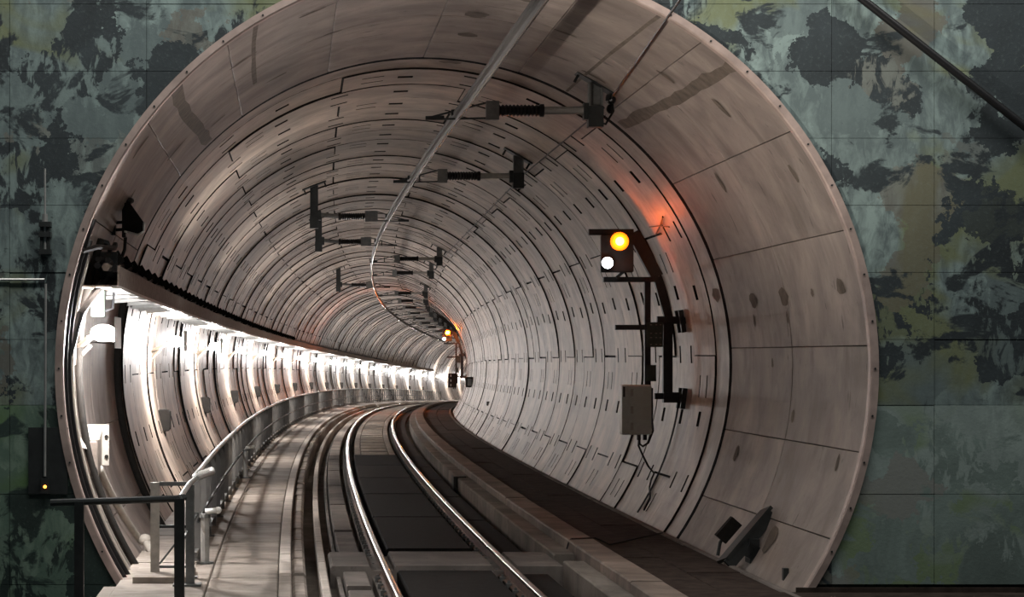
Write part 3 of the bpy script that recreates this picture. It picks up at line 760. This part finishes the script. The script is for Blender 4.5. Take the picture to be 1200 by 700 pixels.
# gate
B = (-2.02, 0, -1.54)
gt = frame_thing('walkway_gate', 7.7, B, 'pale steel side gate frame with crossbars at the walkway edge', 'gate')
MB(B).box(-2.315, -2.25, -.02, .02, -1.54, -.84).build('gate_post', 'cream', gt)
MB(B).box(-2.05, -2.00, -.02, .02, -1.54, -.84).build('gate_post', 'cream', gt)
MB(B).box(-2.25, -2.05, -.015, .015, -.865, -.835).build('top_bar', 'steel', gt)
MB(B).box(-2.25, -2.05, -.012, .012, -1.175, -1.155).build('middle_bar', 'dsteel', gt)
MB(B).box(-2.25, -2.05, -.012, .012, -1.47, -1.45).build('bottom_bar', 'steel', gt)
mb = MB(B); mb.beam((-2.25, 0, -1.44), (-2.06, 0, -1.20), .02, .014); mb.build('brace', 'steel', gt)
MB(B).box(-2.34, -2.22, -.05, .05, -1.552, -1.53).build('foot_plate', 'steel', gt)
MB(B).box(-2.08, -1.97, -.05, .05, -1.552, -1.53).build('foot_plate', 'steel', gt)
# front railing
fr = tag(empty('front_railing', P(6.1, -2.02, -1.54)), 'dark steel railing in front of the end wall, turning up to the walkway handrail', 'railing')
o_ = P(6.1, -2.02, -1.54)
yf = P(6.0).y
c0 = P(6.0, -2.02, -.845)
mb = MB(o_); mb.tube([(c0.x - .85, yf + .05, c0.z - .03), (c0.x - .4, yf + .02, c0.z - .015), (c0.x - .02, yf, c0.z), c0 + Vector((.03, .06, .004))], .023, 8); mb.build('front_bar', 'dsteel', fr)
mb = MB(o_); mb.tube([c0 + Vector((.0, .0, .0)), P(7.1, -2.0, -.81), P(7.7, -1.97, -.80), P(8.4, -1.93, -.82)], .018, 8); mb.tube([P(7.5, -1.97, -.80), P(8.3, -1.88, -.80), P(8.7, -1.90, -.80), P(8.9, -2.0, -.84)], .022, 8); mb.build('sloping_handrail', 'galv', fr)
mb = MB(o_); a = P(6.0, -2.02, 0); mb.box(a.x - .033, a.x + .033, a.y - .03, a.y + .03, c0.z - .75, c0.z); mb.build('front_post', 'dsteel', fr)
mb = MB(o_); a = P(6.0, -2.68, 0); mb.box(a.x - .03, a.x + .03, a.y - .0, a.y + .05, c0.z - 1.2, c0.z - .02); mb.build('front_post', 'dsteel', fr)
mb = MB(o_); a = P(7.15, -2.0, 0); mb.box(a.x - .03, a.x + .03, a.y - .03, a.y + .03, P(7.15, 0, -1.54).z, c0.z + .02); mb.box(a.x - .12, a.x + .08, a.y - .08, a.y + .08, P(7.15, 0, -1.54).z, P(7.15, 0, -1.525).z); mb.build('front_post', 'steel', fr)
mb = MB(o_); mb.beam(P(6.0, -2.02, -1.15), P(8.9, -2.02, -.98 - .18), .015, .02); mb.build('brace', 'dsteel', fr)

# ------------------------------------------------------------------ signals
def Q(u, v): return ((u - 332.34) * .00928 - 1.38, (415.65 - v) * .00928 + .11)   # survey of the near signal, metres/1.4
def signal(s, label_sig, label_mast, label_cab, full):
    B = (2.96, 0, .47)
    m = frame_thing('signal_mast', s, B, label_mast, 'mast', 'signal masts')
    def bx(u0, v0, u1, v1, y0, y1, name, mt, par=m):
        a = Q(u0, v1); b = Q(u1, v0); return MB(B).box(a[0], b[0], y0, y1, a[1], b[1]).build(name, mt, par)
    bx(755, 325, 762, 462, -.04, .03, 'front_post', 'dsteel')
    bx(777, 375, 788, 463, -.02, .06, 'rear_post', 'dsteel')
    a, b, c = Q(742, 273), Q(770, 325), Q(785, 378)
    mb = MB(B); mb.beam((a[0], .0, a[1]), (b[0], 0, b[1]), .10, .13, (1, 0, 1)); mb.beam((b[0], 0, b[1]), (c[0], 0, c[1]), .08, .09, (1, 0, 1)); mb.build('inclined_beam', 'dsteel', m)
    bx(690, 269, 742, 276, -.05, .02, 'top_crossbar', 'dsteel')
    bx(707, 325, 772, 331, -.05, .02, 'middle_crossbar', 'dsteel')
    bx(721, 381, 756, 387, -.03, .02, 'lower_crossbar', 'dsteel')
    p = bx(757, 378, 776, 407, -.06, -.045, 'perforated_plate', 'gsteel')
    for u in (762, 768, 773):
        for v in (381, 391, 396, 404):
            a = Q(u, v); MB(B).box(a[0] - .010, a[0] + .010, -.064, -.0601, a[1] - .004, a[1] + .004).build('slot_hole', 'tray', p)
    bx(757, 428, 768, 447, -.06, -.045, 'small_plate', 'gsteel')
    bx(770, 371, 799, 380, -.03, .03, 'upper_bracket', 'dsteel')
    bx(767, 461, 799, 468, -.03, .03, 'lower_bracket', 'dsteel')
    bx(777, 460, 800, 472, -.06, .06, 'lower_bracket_block', 'dsteel')
    for v0, v1 in ((364, 390), (455, 479)):
        for y in (-.14, .10):
            l1 = Q(0, (v0 + v1) / 2)[1]; wl = math.sqrt(9 - l1 * l1)
            a = Q(0, v1)[1]; b = Q(0, v0)[1]
            MB(B).beam((math.sqrt(9 - a * a) - .03, y, a), (math.sqrt(9 - b * b) - .03, y, b), .045, .05, (1, 0, 0)).build('wall_channel', 'dsteel', m)
    mb = MB(B); a = Q(799, 376); mb.box(a[0] - .03, a[0] + .03, -.14, .14, a[1] - .035, a[1] + .035); a = Q(799, 466); mb.box(a[0] - .04, a[0] + .02, -.14, .14, a[1] - .04, a[1] + .04); mb.build('wall_fixing', 'dsteel', m)
    bx(752, 455, 765, 492, -.02, .03, 'cabinet_strut', 'dsteel')
    # signal head
    hB = (Q(722, 297)[0], -.06, Q(722, 327)[1])
    g = frame_thing('tunnel_signal', s, hB, label_sig, 'signal', 'tunnel signals')
    a = Q(703, 320); b = Q(741, 276)
    mb = MB(hB); mb.cbox(a[0], b[0], -.10, -.045, a[1], b[1], .012); mb.build('backboard', 'dsteel', g)
    mb = MB(hB); mb.cbox(a[0] + .05, b[0] - .04, -.045, .06, a[1] + .03, b[1] - .02, .012); mb.build('housing', 'dsteel', g)
    for (u, v, mt, nm, r) in ((724, 284, 'amber', 'amber_lens', .080), (710, 309, 'wsig', 'white_lens', .075)):
        c = Q(u, v); am = mt
        MB(hB).tube([(c[0], -.10, c[1]), (c[0], -.135, c[1])], r * .9, 16).build('lens_bezel', 'dsteel', g)
        MB(hB).tube([(c[0], -.1355, c[1]), (c[0], -.142, c[1])], r * (1.25 if mt == 'amber' else .85), 18).build('lens_halo_disc', am + '_disc' if full else am + '_disc', g)  # glow round each light put in as a dim emitting disc
        mb = MB(hB); mb.ball((c[0], -.16, c[1]), r * .6, .035, r * .6, 14, 8); mb.build(nm, mt if full or mt != 'amber' else 'amber_far', g, smooth=True)
    mb = MB(hB); c = Q(728, 322); mb.beam((c[0] - .06, -.06, Q(0, 326)[1]), (c[0] + .05, -.06, Q(0, 316)[1]), .05, .03); mb.build('foot_bracket', 'dsteel', g)
    # cabinet
    cB = (Q(742, 481)[0], -.05, Q(742, 510)[1])
    k = frame_thing('trackside_cabinet', s, cB, label_cab, 'cabinet', 'trackside cabinets')
    a = Q(726, 509); b = Q(760, 451)
    mb = MB(cB); mb.cbox(a[0], b[0], -.20, -.02, a[1], b[1], .012); mb.build('cabinet_body', 'box' if full else 'dbox', k)
    mb = MB(cB); mb.cbox(a[0] + .07, b[0] - .005, -.222, -.2005, a[1] + .01, b[1] - .01, .006); dr = mb.build('cabinet_door', 'box' if full else 'dbox', k)
    for v in (460, 480, 499): c = Q(737, v); MB(cB).box(c[0] - .015, c[0] + .015, -.23, -.2225, c[1] - .04, c[1] + .04).build('door_latch', 'galv', dr)
    mb = MB(cB); mb.box(a[0] + .01, a[0] + .03, -.215, -.2005, b[1] - .13, b[1] - .02); mb.build('door_hinge', 'dsteel', k)
    for u in (747, 754): c = Q(u, 510); MB(cB).tube([(c[0], -.11, c[1] + .012), (c[0], -.11, c[1] - .05)], .022, 8).build('cable_gland', 'black', k)
    if full:
        def pt(u, v, s_): 
            c = Q(u, v); return P(s, c[0], c[1]) + Vector((0, s_, 0))
        mb = MB(pt(747, 514, 0)); mb.tube([pt(747, 512, -.11), pt(748, 520, -.1), pt(752, 523, -.08), pt(759, 519, -.04), pt(765, 505, -.02), pt(763, 480, -.02)], .012, 6)
        tag(mb.build('looped_cable', 'black'), 'short black cable looping from the grey cabinet back up to the post', 'cable')
    return m
signal(15.2, 'signal head showing bright amber and white lights, right of the track', 'dark steel signal mast bolted to the right wall near the tunnel mouth', 'pale grey-green cabinet hanging below the near signal mast', True)
signal(73.5, 'tiny far signal head glowing amber and white at the bend', 'tiny dark signal mast on the right wall at the bend', 'tiny cabinet below the far signal mast at the bend', False)
# cables down the right lining from the cabinet
mb = MB(W(15.2, -30, 2.97))
pts = [P(15.2, 2.47, -.78) + Vector((0, -.1, 0)), P(15.2, 2.48, -.88), P(15.25, 2.54, -1.0), P(15.4, 2.62, -1.12), W(15.6, -23.9, 2.97), W(15.62, -25.5, 2.975), W(15.5, -27.2, 2.975), W(15.3, -28.2, 2.975), W(15.15, -29.2, 2.975), W(15.1, -32, 2.975)]
mb.tube(pts, .011, 6); tag(mb.build('trailing_cable', 'black'), 'thin black cable trailing from the grey cabinet down to the ledge', 'cable')
mb = MB(W(16.0, -8, 2.97)); mb.tube([W(15.4, a, 2.98) for a in range(-9, -34, -2)], .011, 6); tag(mb.build('lining_cable', 'black'), 'thin black cable fixed straight down the lining under the signal mast', 'cable')
# crossed cables above the mast
mb = MB(W(14.6, 29, 2.97)); mb.tube([W(14.9, 28, 2.965), W(14.4, 29.5, 2.965), W(14.0, 31, 2.965)], .010, 6); mb.tube([W(14.0, 28.6, 2.97), W(14.4, 29.5, 2.955), W(15.0, 30.0, 2.965)], .007, 6)
tag(mb.build('cable_knot', 'black'), 'short crossed black cables on the lining above the amber signal', 'cable')
# small boxes on the right wall
for s_, l_, v_, sz, lb in ((59.0, 2.955, -.517, .16, 'small dark box on the inner right wall below the bend'), (43.9, 2.845, -.962, .05, 'tiny dark fitting low on the right lining'),):
    B = (l_, 0, v_); t = frame_thing('wall_box', s_, B, lb, 'box')
    MB(B).cbox(l_ - sz * 1.3, l_ + .03, -sz * 1.2, sz * 1.2, v_ - sz, v_ + sz, sz * .1).build('box_body', 'dbox', t)
    MB(B).cbox(l_ - sz * 1.0, l_ - sz * .2, -sz * 1.3, -sz * 1.21, v_ - sz * .7, v_ + sz * .7, sz * .03).build('box_lid', 'steel', t)

# ------------------------------------------------------------------ fittings on the left of the collar
# floodlight / camera housing
B = (-2.77, 0, 1.17)
t = frame_thing('floodlight', 9.8, B, 'unlit dark floodlight on a forked bracket, upper left of the collar', 'floodlight')
MB(B).box(-2.80, -2.74, -.05, .05, 1.10, 1.30).build('wall_plate', 'dsteel', t)
for z in (1.14, 1.20): MB(B).beam((-2.80, 0, z), (-2.60, -.03, z + .01), .03, .025).build('bracket_arm', 'dsteel', t)
mb = MB(B); mb.box(-2.685, -2.655, -.06, .02, 1.08, 1.34); mb.build('bracket_upright', 'dsteel', t)
mb = MB(B); mb.add([(-2.66, -.12, 1.36), (-2.62, -.12, 1.37), (-2.50, -.12, 1.20), (-2.50, -.12, 1.13), (-2.54, -.12, 1.10), (-2.66, -.12, 1.13),
                    (-2.66, .08, 1.33), (-2.62, .08, 1.34), (-2.53, .08, 1.20), (-2.53, .08, 1.15), (-2.56, .08, 1.13), (-2.66, .08, 1.16)],
                   [(0, 1, 2, 3, 4, 5), (11, 10, 9, 8, 7, 6)] + [(i, 6 + i, 6 + (i + 1) % 6, (i + 1) % 6) for i in range(6)]); mb.build('lamp_housing', 'dbox', t)
mb = MB(B); mb.tube([(-2.66, -.13, 1.125), (-2.545, -.13, 1.095), (-2.497, -.13, 1.125), (-2.495, -.13, 1.20)], .010, 6); mb.build('pale_rim', 'white', t)
mb = MB(B); mb.ball((-2.635, -.02, 1.385), .05, .05, .03, 8, 6); mb.build('top_cap', 'dsteel', t)
mb = MB(B); mb.tube([(-2.66, 0, 1.08), (-2.67, .03, .98), (-2.72, .08, .86)], .016, 6); mb.build('supply_cable', 'black', t)
# grey connection box at the tray end, its plate and wires
B = (-2.88, 0, .72)
t = frame_thing('connection_box', 9.0, B, 'grey-green connection box beside the near end of the cable tray', 'connection box')
MB(B).cbox(-2.87, -2.76, -.08, .08, .40, .62, .01).build('box_body', 'gsteel', t)
MB(B).cbox(-2.80, -2.66, -.06, .06, .70, .92, .01).build('upper_box', 'dsteel', t)
MB(B).box(-2.97, -2.62, -.10, .10, .635, .65).build('shelf_plate', 'white', t)
mb = MB(B); mb.tube([(-2.72, 0, .92), (-2.74, 0, .99), (-2.84, -.05, 1.02), (-2.90, -.3, 1.06)], .022, 6); mb.tube([(-2.86, 0, .56), (-2.93, 0, .54), (-2.97, -.1, .50)], .012, 6); mb.tube([(-2.76, 0, .45), (-2.70, 0, .47), (-2.69, 0, .60)], .012, 6); mb.build('wiring', 'black', t)
# cream switch box with backing plate
B = (-2.90, 0, -.70)
t = frame_thing('switch_box', 8.9, B, 'cream switch box on a drilled plate, low on the left wall', 'switch box')
mb = MB(B); mb.add([(-2.965, .30, -.49), (-2.965, -.25, -.55), (-2.93, -.25, -.62), (-2.82, -.10, -.66), (-2.80, .30, -.80), (-2.80, .30, -.50)], [(0, 1, 2, 3, 4, 5)])
mb.box(-2.94, -2.745, .28, .30, -.79, -.46); mb.build('backing_plate', 'cream', t)
MB(B).cbox(-2.95, -2.80, -.14, .12, -.86, -.56, .012).build('box_body', 'tray', t)
MB(B).cbox(-2.94, -2.81, -.16, -.141, -.84, -.58, .006).build('box_lid', 'tray', t)
for z in (-.56, -.72): MB(B).tube([(-2.765, .279, z), (-2.765, .27, z)], .016, 8).build('plate_hole', 'dbox', t)
for x in (-2.92, -2.87, -2.83): MB(B).tube([(x, 0, -.86), (x + .01, 0, -.97), (x + .04, .05, -1.02)], .018, 6).build('cable_gland', 'black', t)
def arc_thing(name, s, a0, a1, r, rad, mt, label, cat, group=None, s2=None, n=30, seg=8):
    mb = MB(W(s, a1, r)); mb.tube(arcpts(s, a0, a1, r, n, s2), rad, seg); return tag(mb.build(name, mt, None, smooth=True), label, cat, group)
arc_thing('conduit', 9.1, -164, -150, 2.93, .030, 'cream', 'pale conduit pipe curving down from the switch box to the walkway', 'conduit', s2=9.9)
arc_thing('conduit', 9.35, -164, -149.5, 2.95, .022, 'galv', 'thin grey pipe curving down beside the pale conduit', 'conduit', s2=10.1)
mb = MB(P(9.9, -2.52, -1.5)); mb.ball(P(9.85, -2.50, -1.45), .06, .06, .05, 10, 6); mb.tube([P(9.85, -2.50, -1.45), P(9.7, -2.42, -1.56)], .035, 8)
tag(mb.build('pipe_elbow', 'cream', None, smooth=True), 'white pipe elbow where the conduit meets the walkway', 'pipe elbow')
for i, (s, a0, a1, r, rad, mt, lb) in enumerate((
    (7.75, 158, 222, 2.950, .020, 'black', 'black cable hugging the left rim of the tunnel mouth'),
    (7.95, 161, 222, 2.945, .024, 'black', 'thicker black cable second in from the left rim'),
    (8.30, 163, 218, 2.955, .016, 'cream', 'pale conduit third in from the left rim'),
    (8.75, 160, 216, 2.945, .030, 'dbox', 'dark hose fourth in from the left rim'))):
    arc_thing('rim_cable', s, a0, a1, r, rad, mt, lb, 'cable', 'cables following the left rim')
mb = MB(W(7.9, 161, 2.9)); mb.tube([W(7.66, 163, 2.95), W(8.2, 161.5, 2.90), W(8.9, 160.5, 2.84), P(9.0, -2.68, .98)], .022, 6)
tag(mb.build('link_cable', 'black'), 'black cable crossing from the rim to the connection box', 'cable')
mb = MB(W(8, 170, 2.9)); mb.tube([W(7.95, 178, 2.94), W(8.1, 172, 2.90), P(8.6, -2.78, .62), P(8.9, -2.74, .70)], .03, 6)
tag(mb.build('bent_hose', 'black'), 'thick black hose bending from the rim up to the tray end', 'hose')

# ------------------------------------------------------------------ right foot of the collar: steel stop
B = (2.35, 0, -1.60)
t = frame_thing('steel_bracket', 9.6, B, 'inclined dark steel channel leaning on the lining, bottom right', 'bracket')
mb = MB(B); mb.beam((2.28, 0, -1.60), (2.70, .25, -1.19), .18, .03, (-1, 0, 1)); mb.beam((2.31, -.08, -1.63), (2.73, .17, -1.22), .02, .10, (-1, 0, 1)); mb.build('channel', 'dsteel', t)
mb = MB(B); mb.box(2.50, 2.58, -.02, .16, -1.62, -1.42); mb.beam((2.48, .05, -1.50), (2.72, .05, -1.63), .14, .12); mb.build('support_block', 'dsteel', t)
B = (2.42, 0, -1.63)
t = frame_thing('sensor_box', 10.4, B, 'small dark box on a bent stalk behind the steel channel', 'sensor')
MB(B).tube([(2.40, 0, -1.63), (2.42, 0, -1.52), (2.46, 0, -1.45)], .016, 6).build('stalk', 'dsteel', t)
mb = MB(B); mb.beam((2.42, 0, -1.49), (2.56, 0, -1.33), .09, .11, (-1, 0, 1)); mb.build('box_body', 'dbox', t)
B = (2.62, 0, -1.63)
t = frame_thing('marker_post', 8.4, B, 'stubby dark post at the foot of the rim, bottom right', 'post')
MB(B).box(2.50, 2.54, -.03, .03, -1.70, -1.54).build('post_body', 'dsteel', t)
MB(B).box(2.45, 2.60, -.05, .05, -1.70, -1.68).build('base_plate', 'dsteel', t)
mb = MB(P(12, 1.9, -1.6)); mb.tube([P(11.0, 1.43, -1.528), P(10.9, 1.2, -1.53), P(10.8, 1.165, -1.56), P(10.8, 1.15, -1.61)], .008, 5); mb.tube([P(11.0, 1.43, -1.528), P(11.3, 1.6, -1.615), P(12.6, 2.3, -1.615)], .008, 5)
tag(mb.build('floor_cable', 'black'), 'thin black cable lying across the right ledge', 'cable')

# ------------------------------------------------------------------ fittings on the portal wall
def wp(u, v, d=.03): return Vector(((u - 332.34) * YW / 2500, YW - d, (415.65 - v) * YW / 2500))
mb = MB(wp(1100, 80)); mb.tube([wp(960, -34, .12), wp(1000, -2, .12), wp(1200, 155, .12), wp(1480, 372, .12)], .030, 10)
t = tag(mb.build('conduit', 'black', None, smooth=True), 'black pipe running diagonally across the upper right wall', 'pipe')
for u, v in ((985, -14), (1225, 175), (1460, 357)): a = wp(u, v, 0); MB(wp(1100, 80)).box(a.x - .03, a.x + .03, a.y - .13, a.y, a.z - .03, a.z + .03).build('pipe_saddle', 'dsteel', t)
a = wp(55, 300, .03)
t = tag(empty('turnbuckle_rod', a), 'steel turnbuckle hanging on a thin rod, left wall', 'turnbuckle')
MB(a).tube([wp(54.5, 199, .10), wp(54.5, 256, .10)], .008, 6).build('rod', 'galv', t)
MB(a).tube([wp(54.5, 252, .10), wp(54.5, 262, .10)], .020, 8).build('nut', 'galv', t)
for e in (-1, 1): MB(a).beam(wp(54.5 + e * 3.5, 262, .10), wp(54.5 + e * 4.5, 298, .10), .02, .03).build('turnbuckle_bar', 'dsteel', t)
mb = MB(a); mb.tube([wp(54.5, 262, .10), wp(55, 298, .10)], .012, 8); mb.build('threaded_bar', 'galv', t)
for v in (264, 276, 296): p = wp(54.5, v, .10); MB(a).box(p.x - .042, p.x + .042, p.y - .03, YW - .022, p.z - .018, p.z + .018).build('wall_clip', 'dsteel', t)
mb = MB(wp(20, 328)); mb.tube([wp(-300, 328, .045), wp(53, 328, .045)], .010, 6); tag(mb.build('conduit', 'galv'), 'thin horizontal conduit on the left edge of the wall', 'conduit')
mb = MB(wp(54, 450)); mb.tube([wp(54.5, 333, .05), wp(53.5, 558, .05)], .010, 6); tag(mb.build('conduit', 'galv'), 'thin vertical conduit dropping to the amber indicator', 'conduit')
p0, p1 = wp(34, 579, 0), wp(80, 501, 0)
mb = MB(wp(57, 579)); mb.box(p0.x, p1.x, YW - .042, YW - .022, p0.z, p1.z); tag(mb.build('cover_plate', 'dsteel'), 'flat dark square cover plate on the left wall', 'plate')
a = wp(54, 570)
t = tag(empty('indicator_lamp', a), 'tiny amber indicator lamp in a dark box on the cover plate', 'indicator')
p = wp(54, 570, .043); mb = MB(a); mb.box(p.x - .03, p.x + .03, p.y - .03, p.y, p.z - .05, p.z + .06); mb.build('lamp_body', 'dsteel', t)
mb = MB(a); mb.ball((p.x, p.y - .032, p.z + .0), .012, .006, .012, 8, 6); mb.build('amber_lens', 'dot', t)

# ------------------------------------------------------------------ scale the layout to metres
SK = Matrix.Scale(K, 4)
done = set()
for o in list(sc.objects):
    if o.type == 'MESH' and o.data.name not in done:
        done.add(o.data.name); o.data.transform(SK)
    o.location = o.location * K
